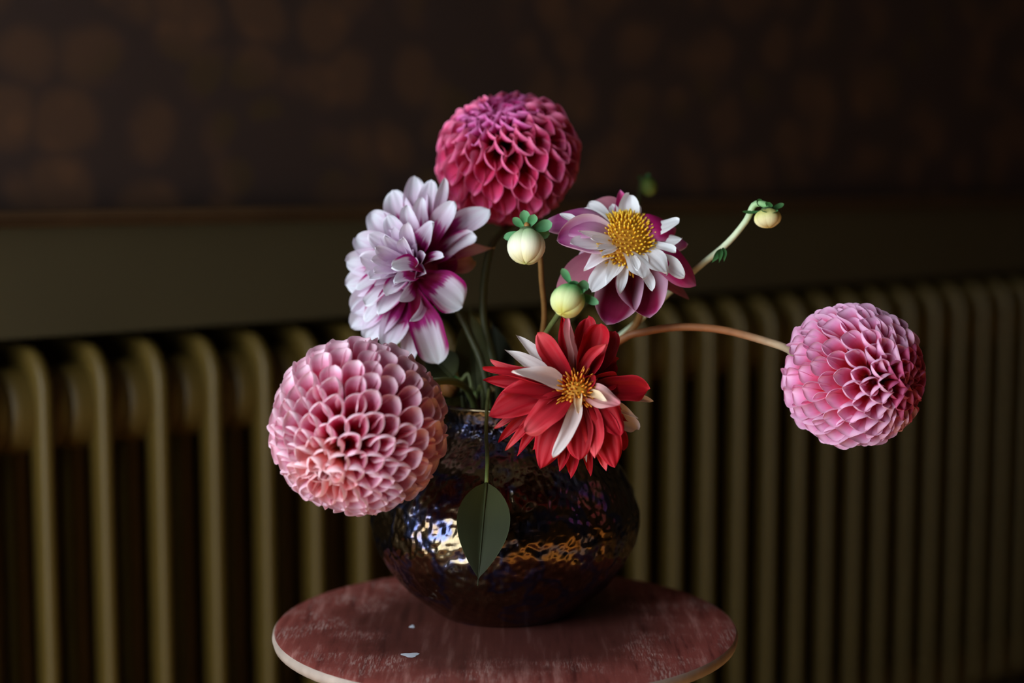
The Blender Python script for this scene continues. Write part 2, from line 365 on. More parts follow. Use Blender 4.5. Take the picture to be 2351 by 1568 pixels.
# ---------------------------------------------------------------- room shell
def wallspace(name, geo_local, mat, origin, label=None):
    """structure whose object axes run along the wall (x = U, y = -N, z up)"""
    me = mesh(name, geo_local[0], geo_local[1], mat, smooth=False)
    o = link(name, me)
    o.matrix_world = Matrix.Translation(origin) @ Matrix(((U.x, -N.x, 0), (U.y, -N.y, 0), (0, 0, 1))).to_4x4()
    o['kind'] = 'structure'
    if label: o['label'] = label
    return o
def lbox(x0, x1, y0, y1, z0, z1):
    V = [(x, y, z) for z in (z0, z1) for y in (y0, y1) for x in (x0, x1)]
    return V, [(0, 2, 3, 1), (4, 5, 7, 6), (0, 1, 5, 4), (2, 6, 7, 3), (0, 4, 6, 2), (1, 3, 7, 5)]
def wall_hit(px, py, b):
    d = P(px, py, 1.0) - CAM
    t = (b - (CAM - O).dot(N)) / d.dot(N)
    return CAM + d * t
Z_RAIL0 = wall_hit(300, 516, B_WALL).z
Z_RAIL1 = wall_hit(300, 478, B_WALL).z
Z_NICHE = wall_hit(600, 738, B_WALL).z       # top of the niche
LEN = A_RIGHT - A_LEFT
ow = W(A_LEFT, B_WALL, 0)
wallspace('wall_back', lbox(-0.1, LEN + 0.1, 0, 0.28, Z_NICHE, Z_TOP), M['wallpaper'], ow, 'dark brown floral wallpaper wall above the radiator')
wallspace('wall_niche', lbox(-0.1, LEN + 0.1, B_WALL - B_NICHE, 0.28, 0, Z_NICHE), M['dado'], ow, 'dark back of the radiator niche')
wallspace('trim_1', lbox(0, LEN, -0.008, -0.0005, Z_NICHE, Z_RAIL0), M['dado'], ow, 'plain dark green dado panel below the rail')
# dado rail with a stepped moulding
zr0, zr1 = Z_RAIL0, Z_RAIL1
prof = [(-0.0005, zr0), (-0.012, zr0), (-0.018, zr0 + 0.004), (-0.018, zr0 + 0.008), (-0.026, zr1 - 0.006), (-0.026, zr1 - 0.001), (-0.022, zr1), (-0.0005, zr1)]
V = [(x, y, z) for x in (0, LEN) for y, z in prof]; k = len(prof)
wallspace('trim_2', (V, [(i, (i + 1) % k, k + (i + 1) % k, k + i) for i in range(k)] + [tuple(range(k))[::-1], tuple(range(k, 2 * k))]), M['rail'], ow, 'narrow dark brown moulded dado rail')
wallspace('baseboard_back', lbox(0, LEN, B_WALL - B_NICHE - 0.012, B_WALL - B_NICHE - 0.0005, 0, 0.09), M['rail'], ow)
WID = B_FRONT - B_WALL
# floor and ceiling
fo = wallspace('floor', lbox(-0.1, LEN + 0.1, -WID - 0.1, 0.28, -0.1, 0), M['floor'], ow)
wallspace('ceiling', lbox(-0.1, LEN + 0.1, -WID - 0.1, 0.28, Z_TOP, Z_TOP + 0.1), M['ceiling'], ow)
struct('wall_right', wbox(A_RIGHT, A_RIGHT + 0.1, B_NICHE - 0.1, B_FRONT, 0, Z_TOP), M['plaster'])
struct('wall_front', wbox(A_LEFT - 0.1, A_RIGHT + 0.1, B_FRONT, B_FRONT + 0.1, 0, Z_TOP), M['plaster'])
b0, b1, z0, z1 = WIN
struct('wall_left', merge(wbox(A_LEFT - 0.1, A_LEFT, B_NICHE - 0.1, b0, 0, Z_TOP), wbox(A_LEFT - 0.1, A_LEFT, b1, B_FRONT, 0, Z_TOP),
                          wbox(A_LEFT - 0.1, A_LEFT, b0, b1, 0, z0), wbox(A_LEFT - 0.1, A_LEFT, b0, b1, z1, Z_TOP)), M['plaster'])
a0, a1 = A_LEFT - 0.09, A_LEFT - 0.03; fw = 0.05
win = struct('window_1', merge(wbox(a0, a1, b0, b0 + fw, z0, z1), wbox(a0, a1, b1 - fw, b1, z0, z1), wbox(a0, a1, b0 + fw, b1 - fw, z0, z0 + fw), wbox(a0, a1, b0 + fw, b1 - fw, z1 - fw, z1)), M['white_paint'])
bm_ = (b0 + b1) / 2
part('mullion', wbox(a0, a1, bm_ - 0.02, bm_ + 0.02, z0 + fw, z1 - fw), M['white_paint'], win, False)
for s0, s1 in ((b0 + fw, bm_ - 0.02), (bm_ + 0.02, b1 - fw)):
    part('pane', wbox(a0 + 0.028, a0 + 0.032, s0, s1, z0 + fw, z1 - fw), M['glass'], win, False)

# ---------------------------------------------------------------- radiator
Z_RT = wall_hit(110, 802, B_RAD).z           # top of the sections
Z_RB = 0.10
pitch = STEP.length
rad = thing('radiator', 'olive gold cast iron column radiator standing under the dado rail', 'radiator', W(A_RAD, B_RAD, 0))
def sec_local():
    """one section in local coords: x along the wall, y into the wall, z up; front face at y = 0"""
    hw, hd, rc = 0.0068, 0.015, 0.026
    prof = []
    for i in range(16):                                   # rounded profile with a soft ridge
        a = 2 * math.pi * i / 16
        cx, cy = math.cos(a), math.sin(a)
        prof.append((hw * math.copysign(abs(cx) ** 0.6, cx), hd * math.copysign(abs(cy) ** 0.55, cy)))
    def sweep(path):
        V = []; n = len(path)
        for k, (y, z) in enumerate(path):
            y0_, z0_ = path[max(k - 1, 0)]; y1_, z1_ = path[min(k + 1, n - 1)]
            ty, tz = y1_ - y0_, z1_ - z0_; l = math.hypot(ty, tz); ty /= l; tz /= l
            for x, d in prof: V.append((x, y + tz * d, z - ty * d))
        return V, grid_faces(16, n, True)
    D = 0.15
    path = [(hd, Z_RB + 0.03)]
    path += [(hd, Z_RB + 0.03 + (Z_RT - rc - hd - Z_RB - 0.03) * i / 6) for i in range(1, 7)]
    path += [(hd + rc - rc * math.cos(a), Z_RT - hd - rc + rc * math.sin(a)) for a in (R(15), R(30), R(45), R(60), R(75), R(90))]
    path += [(D - hd - rc + rc * math.sin(a), Z_RT - hd - rc + rc * math.cos(a)) for a in (0, R(30), R(60), R(90))]
    path += [(D - hd, Z_RB + 0.03)]
    g1 = sweep(path)
    bot = sweep([(hd, Z_RB + 0.035), (hd + 0.01, Z_RB + 0.02), (hd + 0.03, Z_RB + 0.015), (D - hd - 0.03, Z_RB + 0.015), (D - hd - 0.01, Z_RB + 0.02), (D - hd, Z_RB + 0.035)])
    mid = sweep([(D / 2, Z_RB + 0.015), (D / 2, (Z_RB + Z_RT) / 2), (D / 2, Z_RT - hd)])
    return merge(g1, bot), mid
frame_l, mid_l = sec_local()
me_frame = mesh('section', frame_l[0], frame_l[1], M['radiator'])
me_mid = mesh('column', mid_l[0], mid_l[1], M['radiator'])
hp = [(0.020, -pitch / 2 + 0.0002), (0.0325, -pitch / 2 + 0.0002), (0.0350, -pitch / 2 + 0.002), (0.0365, -pitch / 2 + 0.010), (0.0365, pitch / 2 - 0.010), (0.0350, pitch / 2 - 0.002), (0.0325, pitch / 2 - 0.0002), (0.020, pitch / 2 - 0.0002)]
HC = 0.046
def hub_mesh(z):
    V = []
    for r, x in hp:
        for i in range(28):
            a = 2 * math.pi * i / 28; V.append((x, HC + r * math.cos(a), z + r * 1.05 * math.sin(a)))
    return mesh('hub', V, [f[::-1] for f in grid_faces(28, len(hp), True)], M['radiator'])
me_hubs = [hub_mesh(Z_RT - 0.057), hub_mesh(Z_RB + 0.05)]
fm = lathe([(0.013, 0), (0.011, 0.01), (0.008, 0.03), (0.009, Z_RB + 0.015)], (0, 0, 0), 16, caps=True)
me_foot = mesh('foot', fm[0], fm[1], M['radiator'])
RM = Matrix(((U.x, -N.x, 0), (U.y, -N.y, 0), (0, 0, 1))).to_4x4()
NSEC0, NSEC1 = -7, 33
for n in range(NSEC0, NSEC1 + 1):
    s = link('section', me_frame, rad, Matrix.Translation(U * (pitch * n)) @ RM)
    link('column', me_mid, s, Matrix.Identity(4))
    for h in me_hubs: link('hub', h, s, Matrix.Identity(4))
    if n in (NSEC0, NSEC1, 8, 20):
        for y in (0.015, 0.135): link('foot', me_foot, s, Matrix.Translation((0, y, 0)))

# ---------------------------------------------------------------- stool
SC = P(1160, 1430, 1.132); SR = 0.160; SZ = SC.z
stool = thing('stool', 'round stool with worn dark red wooden seat', 'stool', (SC.x, SC.y, 0))
TH = 0.009
top = lathe([(0.0005, 0.0)] + [(SR * i / 12, 0.0) for i in range(1, 12)] + [(SR - 0.004, 0), (SR - 0.0015, -0.0008)], SC, 96)
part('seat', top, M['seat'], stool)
edge = lathe([(SR - 0.0015, -0.0008), (SR - 0.0004, -0.0022), (SR, -0.0045), (SR - 0.001, -0.008), (SR - 0.004, -TH + 0.001), (SR - 0.008, -TH), (0.0005, -TH)], SC, 96)
part('seat_edge', edge, M['seat_edge'], stool)['label'] = 'pale worn rim of the seat'
for i in range(4):
    a = R(45 + 90 * i)
    tp = SC + Vector((math.cos(a) * 0.10, math.sin(a) * 0.10, -TH)); bt = Vector((SC.x + math.cos(a) * 0.165, SC.y + math.sin(a) * 0.165, 0))
    part('leg', tube([bt, (tp + bt) / 2, tp], (0.012, 0.015), 8, 14), M['leg'], stool)
for i in range(4):
    a, b = R(45 + 90 * i), R(135 + 90 * i); z = 0.19 + 0.03 * (i % 2); r = 0.165 - 0.065 * z / SZ
    p0 = Vector((SC.x + math.cos(a) * r, SC.y + math.sin(a) * r, z)); p1 = Vector((SC.x + math.cos(b) * r, SC.y + math.sin(b) * r, z))
    part('stretcher', tube([p0, p1], 0.008, 4, 10), M['leg'], stool)
def seat_pt(px, py):
    d = P(px, py, 1.0) - CAM
    return CAM + d * ((SZ - CAM.z) / d.z)
def glint(px, py, rx, ry):
    c = seat_pt(px, py); V = [c + Zv * 0.0006]
    for i in range(14):
        a = 2 * math.pi * i / 14; q = 1 + 0.25 * math.sin(3 * a + px)
        V.append(c + Vector((math.cos(a) * rx * q, math.sin(a) * ry * q, 0.0002)))
    part('painted_glint', (V, [(0, i + 1, (i + 1) % 14 + 1) for i in range(14)]), M['glint'], stool)
glint(942, 1504, 0.0056, 0.0050); glint(946, 1439, 0.0018, 0.004)  # window highlights on the seat, modelled as flat pale spots

# ---------------------------------------------------------------- vase
VC = seat_pt(1160, 1400); VC.z = SZ
def vr(pts, n):
    s = spline([Vector((r, 0, z)) for r, z in pts], n)
    return [(p.x, p.z) for p in s]
outer = vr([(0.046, 0.0), (0.055, 0.006), (0.078, 0.027), (0.0935, 0.055), (0.0925, 0.083), (0.076, 0.110), (0.053, 0.127), (0.0455, 0.137), (0.048, 0.149)], 150)
inner = vr([(0.0455, 0.149), (0.0428, 0.137), (0.050, 0.125), (0.072, 0.107), (0.088, 0.082), (0.088, 0.056), (0.073, 0.03), (0.05, 0.012), (0.0005, 0.008)], 60)
SEG = 420
V = []
for r, z in outer:
    for i in range(SEG):
        a = 2 * math.pi * i / SEG
        p = Vector((r * math.cos(a), r * math.sin(a), z))
        amp = min(1, max(0, (z - 0.012) / 0.02)) * min(1, max(0.35, (0.150 - z) / 0.02))
        dist, _ = noise.voronoi(p * 250)
        d = -0.0020 * amp * max(0.0, 0.8 - dist[0]) ** 1.3 + 0.0014 * amp * noise.noise(p * 90)
        rr = r + d
        V.append(VC + Vector((rr * math.cos(a), rr * math.sin(a), z)))
fo_ = grid_faces(SEG, len(outer), True)
vase = thing('vase', 'dark iridescent hammered glass vase with a bulbous body', 'vase', VC)
part('body', (V, fo_ + [tuple(range(SEG))[::-1]]), M['vase'], vase)
Vi = [VC + Vector((r * math.cos(2 * math.pi * i / 96), r * math.sin(2 * math.pi * i / 96), z)) for r, z in inner for i in range(96)]
lipV = [VC + Vector((r * math.cos(2 * math.pi * i / 96), r * math.sin(2 * math.pi * i / 96), z)) for r, z in ((0.0480, 0.1488), (0.0478, 0.1505), (0.0467, 0.1512), (0.0457, 0.1505), (0.0455, 0.1488)) for i in range(96)]
part('inside', (Vi, grid_faces(96, len(inner), True)), M['vase'], vase)
part('lip', (lipV, grid_faces(96, 5, True)), M['vase'], vase)
MZ = VC.z + 0.150
def mouth(dx, dy, dz=0.0): return Vector((VC.x + dx, VC.y + dy, MZ + dz))
def invase(dx, dy): return Vector((VC.x + dx, VC.y + dy, VC.z + 0.016))

# ---------------------------------------------------------------- petals
def wprof(v, base, peak, p, q):
    if base == 0.04: return max(0.03 * (1 - v), math.sin(math.pi * min(1.0, v / 0.9) ** 0.8) ** 0.85 if v < 0.9 else 0.0)
    if v < peak:
        s = v / peak; s = s * s * (3 - 2 * s)
        return base + (1 - base) * s
    s = (v - peak) / (1 - peak)
    return max(0.0, 1 - s ** p) ** (1 / q)
SH = {'round': (0.30, 0.62, 2.2, 2.0), 'broad': (0.35, 0.58, 2.6, 1.7), 'point': (0.30, 0.50, 1.7, 1.15), 'strap': (0.45, 0.45, 3.0, 1.6), 'leaf': (0.04, 0.42, 1.6, 1.0), 'spoon': (0.22, 0.70, 2.2, 1.9)}
def hero(base, tip, width, nrm, arch=0.0, cup=(0.6, 0.4), shape='round', lat=0.0, curl=0.0, wave=0.0, fold=0.0, nu=13, nv=18, ph=0.0, twist=0.0, rib=0.0, rough=0.0):
    """petal surface from base to tip; nrm: the way its face looks; arch: bulge along the face normal;
       curl: bends the tip along -normal; lat: sideways bow; cup: half opening angle of the cross arc at base and tip"""
    base, tip, nrm = Vector(base), Vector(tip), Vector(nrm).normalized()
    ax = tip - base; L = ax.length; T0 = ax / L
    nn = (nrm - T0 * nrm.dot(T0)).normalized(); side0 = T0.cross(nn)
    def cen(v):
        return base + ax * v + nn * (arch * 4 * v * (1 - v) - curl * max(0, v - 0.45) ** 2 / 0.3025) + side0 * (lat * 4 * v * (1 - v))
    V, UV = [], []; b_, pk, pp, qq = SH[shape]
    for j in range(nv):
        v = j / (nv - 1); v = 1 - (1 - v) ** 1.35 if v > 0 else 0
        T = (cen(min(v + 0.01, 1.01)) - cen(v - 0.01)).normalized()
        n2 = (nn - T * nn.dot(T)).normalized(); s2 = T.cross(n2)
        if twist:
            q = Matrix.Rotation(twist * v, 3, T); n2 = q @ n2; s2 = q @ s2
        al = cup[0] + (cup[1] - cup[0]) * v
        S = width * wprof(v, b_, pk, pp, qq)
        S1 = 1 + rough * math.sin(v * 11 + ph * 1.3) * v; S2 = 1 + rough * math.sin(v * 13 + ph * 2.1) * v
        if S < 1e-5: S = 1e-5
        for i in range(nu):
            u = 2 * i / (nu - 1) - 1; a = u * al
            if abs(al) > 0.04:
                r = S / (2 * al); x = r * math.sin(a); z = r * (1 - math.cos(a))
            else: x, z = u * S / 2, 0
            z += wave * width * math.sin(v * 9 + ph + (1.7 if u > 0 else 0)) * u * u * v - fold * S * (1 - abs(u)) ** 2
            z += rib * S * math.cos(u * 9.42) * min(1, 3 * v) * (1 - abs(u) ** 3)
            x *= S1 if u > 0 else S2
            V.append(cen(v) + s2 * x + n2 * z); UV.append(((u + 1) / 2, v))
    return V, grid_faces(nu, nv), UV

# ---------------------------------------------------------------- ball dahlias
def ball_petal_mesh(name, mat, a_base, a_mid, a_tip, tipcurl, pointy, nu=11, nv=13):
    """unit petal: length 1 along +Y, arc width 1, concave towards +Z"""
    V, UV = [], []
    for j in range(nv):
        t = j / (nv - 1); v = 1 - (1 - t) ** 1.6
        al = a_base + (a_mid - a_base) * min(1, v / 0.7) if v < 0.7 else a_mid + (a_tip - a_mid) * ((v - 0.7) / 0.3)
        S = wprof(v, 0.38, 0.70, 2.0 if pointy else 2.8, 1.3 if pointy else 2.2)
        S = max(S, 0.004) * (a_mid if a_mid > 1.5708 else a_mid / math.sin(a_mid)); r = S / (2 * al)
        zc_ = tipcurl * max(0, v - 0.5) ** 2
        for i in range(nu):
            u = 2 * i / (nu - 1) - 1; a = u * al
            V.append((r * math.sin(a), v, zc_ + r * (1 - math.cos(a)))); UV.append(((u + 1) / 2, v))
    return mesh(name, V, grid_faces(nu, nv), mat, UV)
def ball(name, label, c, Rb, axis, npet, mat, seed, stem_pts, stem_m, stem_r, squash=1.0, thmax=150, beta=(0, 26), wk=1.32, power=1.12, pointy=False, openness=1.0, heart=None):
    rnd = random.Random(seed)
    a = Vector(axis).normalized(); e1 = a.orthogonal().normalized(); e2 = a.cross(e1)
    th = thing(name, label, 'flower', stem_pts[0], 'ball dahlias in the vase')
    meshes = [ball_petal_mesh('petal', mat, R(172), R(160), R(112) * openness, 0.10, pointy),
              ball_petal_mesh('petal', mat, R(168), R(142), R(92) * openness, -0.10, pointy),
              ball_petal_mesh('petal', mat, R(150), R(112), R(74) * openness, -0.30, pointy)]
    hearts = [ball_petal_mesh('petal', heart[0], R(172), R(160), R(112), 0.10, pointy), ball_petal_mesh('petal', heart[0], R(168), R(142), R(92), -0.10, pointy)] if heart else None
    k = 1 - math.cos(R(thmax))
    for i in range(npet):
        t = (i + 0.6) / npet
        ct = 1 - k * t ** power; thh = math.acos(max(-1, min(1, ct)))
        ph = i * 2.399963 + rnd.uniform(-0.07, 0.07)
        dens = k * power * t ** (power - 1)
        wid = wk * Rb * math.sqrt(2 * math.pi * dens / npet) * rnd.uniform(0.93, 1.08)
        rad_ = e1 * math.cos(ph) + e2 * math.sin(ph)
        d = rad_ * math.sin(thh) + a * math.cos(thh)
        tg = rad_ * math.cos(thh) - a * math.sin(thh)
        f = min(1, thh / R(110))
        be = R(beta[0] + (beta[1] - beta[0]) * f + rnd.uniform(-6, 6))
        Y = d * math.cos(be) + tg * math.sin(be); Z = d * math.sin(be) - tg * math.cos(be); X = Y.cross(Z)
        Rp = Rb * (1 - (1 - squash) * math.cos(thh) ** 2) * rnd.uniform(0.97, 1.02)
        if thh < R(16): Rp *= 0.93
        ln = Rp * (0.50 + 0.08 * f); ln = max(ln, wid * 0.9)
        tipp = d * Rp
        pos = c + tipp - Y * ln
        m = meshes[0] if thh < R(32) else (meshes[1] if thh < R(75) else meshes[2])
        if heart and thh < R(heart[1] + rnd.uniform(-7, 7)): m = hearts[0 if thh < R(20) else 1]
        rot = Matrix((X, Y, Z)).transposed() @ Matrix.Rotation(R(rnd.uniform(-9, 9)), 3, 'Y')
        mw = Matrix.Translation(pos - th.location) @ rot.to_4x4() @ Matrix.Diagonal((wid, ln, wid, 1))
        link('petal', m, th, mw)
    core = lathe([(Rb * 0.52 * math.sin(q), -Rb * 0.52 * squash * math.cos(q)) for q in [math.pi * (0.02 + 0.96 * i / 10) for i in range(11)]], c, 20, a)
    part('core', core, M['core_pink'], th)
    base = c - a * Rb * 0.55
    pts = list(stem_pts)
    part('stem', tube(pts + [base - a * Rb * 0.35, base], stem_r, 40, 10), stem_m, th)
    return th

def vec(dx, dy, dz):
    """direction in picture terms: dx right, dy up, dz towards the camera"""
    return (RIGHT * dx + UP * dy - FWD * dz).normalized()

cL = P(823, 978, 1.03)
ball('ball_dahlia', 'large pale pink ball dahlia hanging over the left side of the vase', cL, 0.0555, vec(-0.36, -0.56, 0.76), 230, M['ball_pink'], 3,
     [invase(-0.02, 0.01), mouth(-0.022, -0.006), P(960, 880, 1.09), P(905, 905, 1.085)], M['stem_green'], 0.0026, wk=1.00, power=1.10, beta=(4, 30), heart=(M['ball_peach'], 30))
cR = P(1957, 862, 1.075)
ball('ball_dahlia', 'orchid pink ball dahlia at the end of a long arching stem', cR, 0.0465, vec(0.74, -0.14, 0.62), 190, M['ball_pink_right'], 11,
     [invase(0.02, 0.012), mouth(0.026, 0.004), P(1415, 787, 1.115), P(1480, 762, 1.105), P(1560, 751, 1.10), P(1650, 756, 1.095), P(1740, 778, 1.09), P(1815, 805, 1.085)], M['stem_brown'], (0.0026, 0.0027), wk=1.00, power=1.2, beta=(4, 34), heart=(M['ball_crimson'], 38))
cT = P(1166, 368, 1.18)
ball('ball_dahlia', 'deep magenta pink ball dahlia standing tallest above the vase', cT, 0.0528, vec(-0.22, 0.80, 0.56), 165, M['ball_magenta'], 23,
     [invase(0.0, 0.02), mouth(-0.004, 0.016), P(1110, 720, 1.16), P(1130, 560, 1.16)], M['stem_dark'], 0.0028, squash=0.82, wk=1.06, beta=(4, 30), power=1.25, pointy=True, thmax=158, heart=(M['ball_purple'], 44))

# ---------------------------------------------------------------- bicolour decorative dahlia
def petals(th, base, lst, d0, defaults):
    for q in lst:
        o = dict(defaults); o.update(q)
        tip = P(o['x'], o['y'], d0 + o.get('z', 0))
        sc = F / (d0 + o.get('z', 0))
        bx = o.get('b'); bs = P(bx[0], bx[1], d0 + bx[2]) if bx else base
        nrm = vec(*o['n'])
        part('petal', hero(bs, tip, o['w'] * o.get('wk', 1) / sc, nrm, arch=o.get('arch', 0) / sc, cup=tuple(q_ * o.get('cupk', 1) for q_ in o.get('cup', (0.8, 0.4))), shape=o.get('s', 'round'), lat=o.get('lat', 0) / sc,
                           curl=o.get('curl', 0) / sc, wave=o.get('wave', 0), fold=o.get('fold', 0.05), ph=o['x'] * 0.7, twist=o.get('tw', 0), rib=o.get('rib', 0.018), rough=o.get('rough', 0.06)), M[o['m']], th)

dB = 1.125
bB = P(962, 622, dB + 0.012)
st = [invase(-0.012, -0.01), mouth(-0.012, -0.002), P(1075, 760, 1.155), P(1010, 660, 1.155), bB]
fl = thing('decorative_dahlia', 'white dahlia with purple petal bases behind the pale pink ball', 'flower', st[0])
part('stem', tube(st, 0.0026, 34, 10), M['stem_dark'], fl)
part('core', lathe([(0.014 * math.sin(q), -0.014 * math.cos(q)) for q in [math.pi * (0.02 + 0.96 * i / 8) for i in range(9)]], bB, 16), M['core_pink'], fl)
DB = dict(m='bicolor', n=(-0.3, 0.0, 1), w=60, cup=(1.2, 0.6), s='round', wave=0.12, rib=0.03, rough=0.08)
lst = [
    # deep purple petals at the back
    dict(x=1012, y=470, z=0.016, w=60, m='purple'), dict(x=1066, y=520, z=0.020, w=70, m='purple'), dict(x=1050, y=600, z=0.012, w=70, m='purple'), dict(x=1000, y=700, z=0.014, w=80, m='purple'),
    dict(x=960, y=760, z=0.010, w=80, m='purple'), dict(x=905, y=745, z=0.008, w=80, m='purple'), dict(x=960, y=500, z=0.018, w=70, m='purple'), dict(x=900, y=540, z=0.010, w=80, m='purple'),
    # outer ring, clockwise from the top
    dict(x=952, y=403, z=0.015, w=62, n=(0, .2, 1), arch=8), dict(x=990, y=412, z=0.010, w=56, n=(.1, .2, 1), arch=6), dict(x=1020, y=408, z=0.0, w=36, n=(.6, .1, .7), m='bicolor', arch=8),
    dict(x=900, y=436, z=0.012, w=74, n=(-.1, .3, 1), arch=12), dict(x=850, y=490, z=0.010, w=80, n=(-.3, .4, .9), arch=14), dict(x=815, y=548, z=0.008, w=78, n=(-.5, .3, .8), arch=16),
    dict(x=795, y=600, z=0.008, w=78, n=(-.6, .1, .8), arch=16), dict(x=793, y=655, z=0.008, w=80, n=(-.6, -.1, .8), arch=14), dict(x=806, y=712, z=0.008, w=78, n=(-.5, -.3, .8), arch=12),
    dict(x=806, y=752, z=0.010, w=70, n=(-.4, -.3, .8), arch=6), dict(x=838, y=780, z=0.008, w=76, n=(-.3, -.3, .9), arch=6), dict(x=884, y=800, z=0.004, w=72, n=(-.2, -.3, .9), arch=6),
    dict(x=934, y=836, z=0.020, w=50, n=(0, -.3, .9), arch=6),
    dict(x=1006, y=836, z=-0.004, w=86, n=(.05, 0.1, 1), m='bicolor_edge', cup=(.9, .5), arch=10, b=(945, 655, 0.0), s='broad', curl=6),
    dict(x=1062, y=702, z=-0.012, w=98, n=(.1, .35, 1), m='bicolor_edge', cup=(1.0, .45), arch=12, b=(955, 630, -0.002), s='broad', curl=8),
    dict(x=1124, y=480, z=0.006, w=78, n=(-.2, .6, .8), arch=10, s='round'), dict(x=1094, y=543, z=-0.004, w=68, n=(-.1, .5, .8), m='bicolor_edge', arch=8, s='round'),
    dict(x=1135, y=562, z=0.018, w=46, n=(-.1, .5, .8), m='withered', arch=12, s='point', curl=12),
    dict(x=1042, y=462, z=-0.006, w=60, n=(-.3, .2, .9), arch=6, s='round', m='bicolor'),
    dict(x=1090, y=600, z=0.025, w=60, n=(0, .2, .9), arch=8, m='withered'),
    # second ring
    dict(x=992, y=512, z=-0.022, w=62, n=(-.5, .2, .8), arch=10, s='round', curl=6), dict(x=1012, y=585, z=-0.03, w=40, n=(-.4, .5, .7), arch=8, s='round', curl=10),
    dict(x=942, y=738, z=-0.024, w=30, n=(.5, -.2, .8), arch=4, lat=-26, s='strap', m='lilac', cup=(.9, .9)), dict(x=918, y=688, z=-0.028, w=44, n=(.2, -.4, .8), arch=8),
    dict(x=836, y=738, z=-0.012, w=58, n=(-.1, .5, .8), m='bicolor_edge', arch=12), dict(x=838, y=700, z=-0.020, w=58, n=(-.2, .5, .8), arch=14, m='bicolor_edge'), dict(x=818, y=664, z=-0.014, w=56, n=(-.2, .6, .7), m='bicolor_edge', arch=12),
    dict(x=848, y=640, z=-0.026, w=50, n=(-.2, .6, .7), arch=12), dict(x=870, y=724, z=-0.020, w=56, n=(-.1, .4, .9), arch=12, m='bicolor_edge'), dict(x=886, y=680, z=-0.030, w=52, n=(-.1, .5, .8), arch=12, m='bicolor_edge'),
    dict(x=826, y=590, z=-0.020, w=60, n=(-.6, .1, .8), arch=12, m='lilac'), dict(x=846, y=538, z=-0.018, w=58, n=(-.4, .3, .8), arch=12, m='lilac'), dict(x=890, y=494, z=-0.016, w=56, n=(-.3, .3, .9), arch=10),
    dict(x=932, y=470, z=-0.014, w=52, n=(-.1, .2, .9), arch=8, m='bicolor'), dict(x=968, y=452, z=-0.006, w=46, n=(-.1, .2, 1), arch=6),
    # inner ring
    dict(x=934, y=512, z=-0.030, w=46, n=(-.3, -.1, .9), arch=6, m='lilac'), dict(x=924, y=546, z=-0.036, w=44, n=(-.3, -.2, .9), arch=6, m='lilac'), dict(x=884, y=540, z=-0.034, w=44, n=(-.2, -.2, .9), arch=6, m='lilac'),
    dict(x=900, y=612, z=-0.046, w=58, n=(.1, .5, .8), arch=12, m='bicolor_edge', b=(975, 628, -0.02)), dict(x=858, y=628, z=-0.034, w=46, n=(-.2, .4, .8), arch=8, m='lilac'), dict(x=906, y=650, z=-0.042, w=44, n=(0, .5, .8), arch=10, b=(972, 640, -0.012)),
    dict(x=860, y=566, z=-0.034, w=44, n=(-.2, 0, .9), arch=8, m='lilac'), dict(x=850, y=598, z=-0.034, w=44, n=(-.2, .2, .9), arch=8, m='lilac'),
]
petals(fl, bB, lst, dB, DB)
rnd = random.Random(5)
axB = (P(879, 582, dB - 0.04) - bB).normalized(); e1 = axB.orthogonal().normalized(); e2 = axB.cross(e1)
for i in range(30):
    t = (i + 0.5) / 30; thh = R(6 + 30 * t ** 0.6); ph = i * 2.39996
    rd = e1 * math.cos(ph) + e2 * math.sin(ph)
    d = axB * math.cos(thh) + rd * math.sin(thh)
    L = 0.043 + 0.004 * math.sin(i) - 0.002 * t
    part('petal', hero(bB + d * 0.015, bB + d * L, 0.008 + 0.005 * t, axB - rd * 0.4, arch=0.001, cup=(1.3, 0.9), shape='point' if i % 2 else 'round', nu=7, nv=10), M['lilac'], fl)

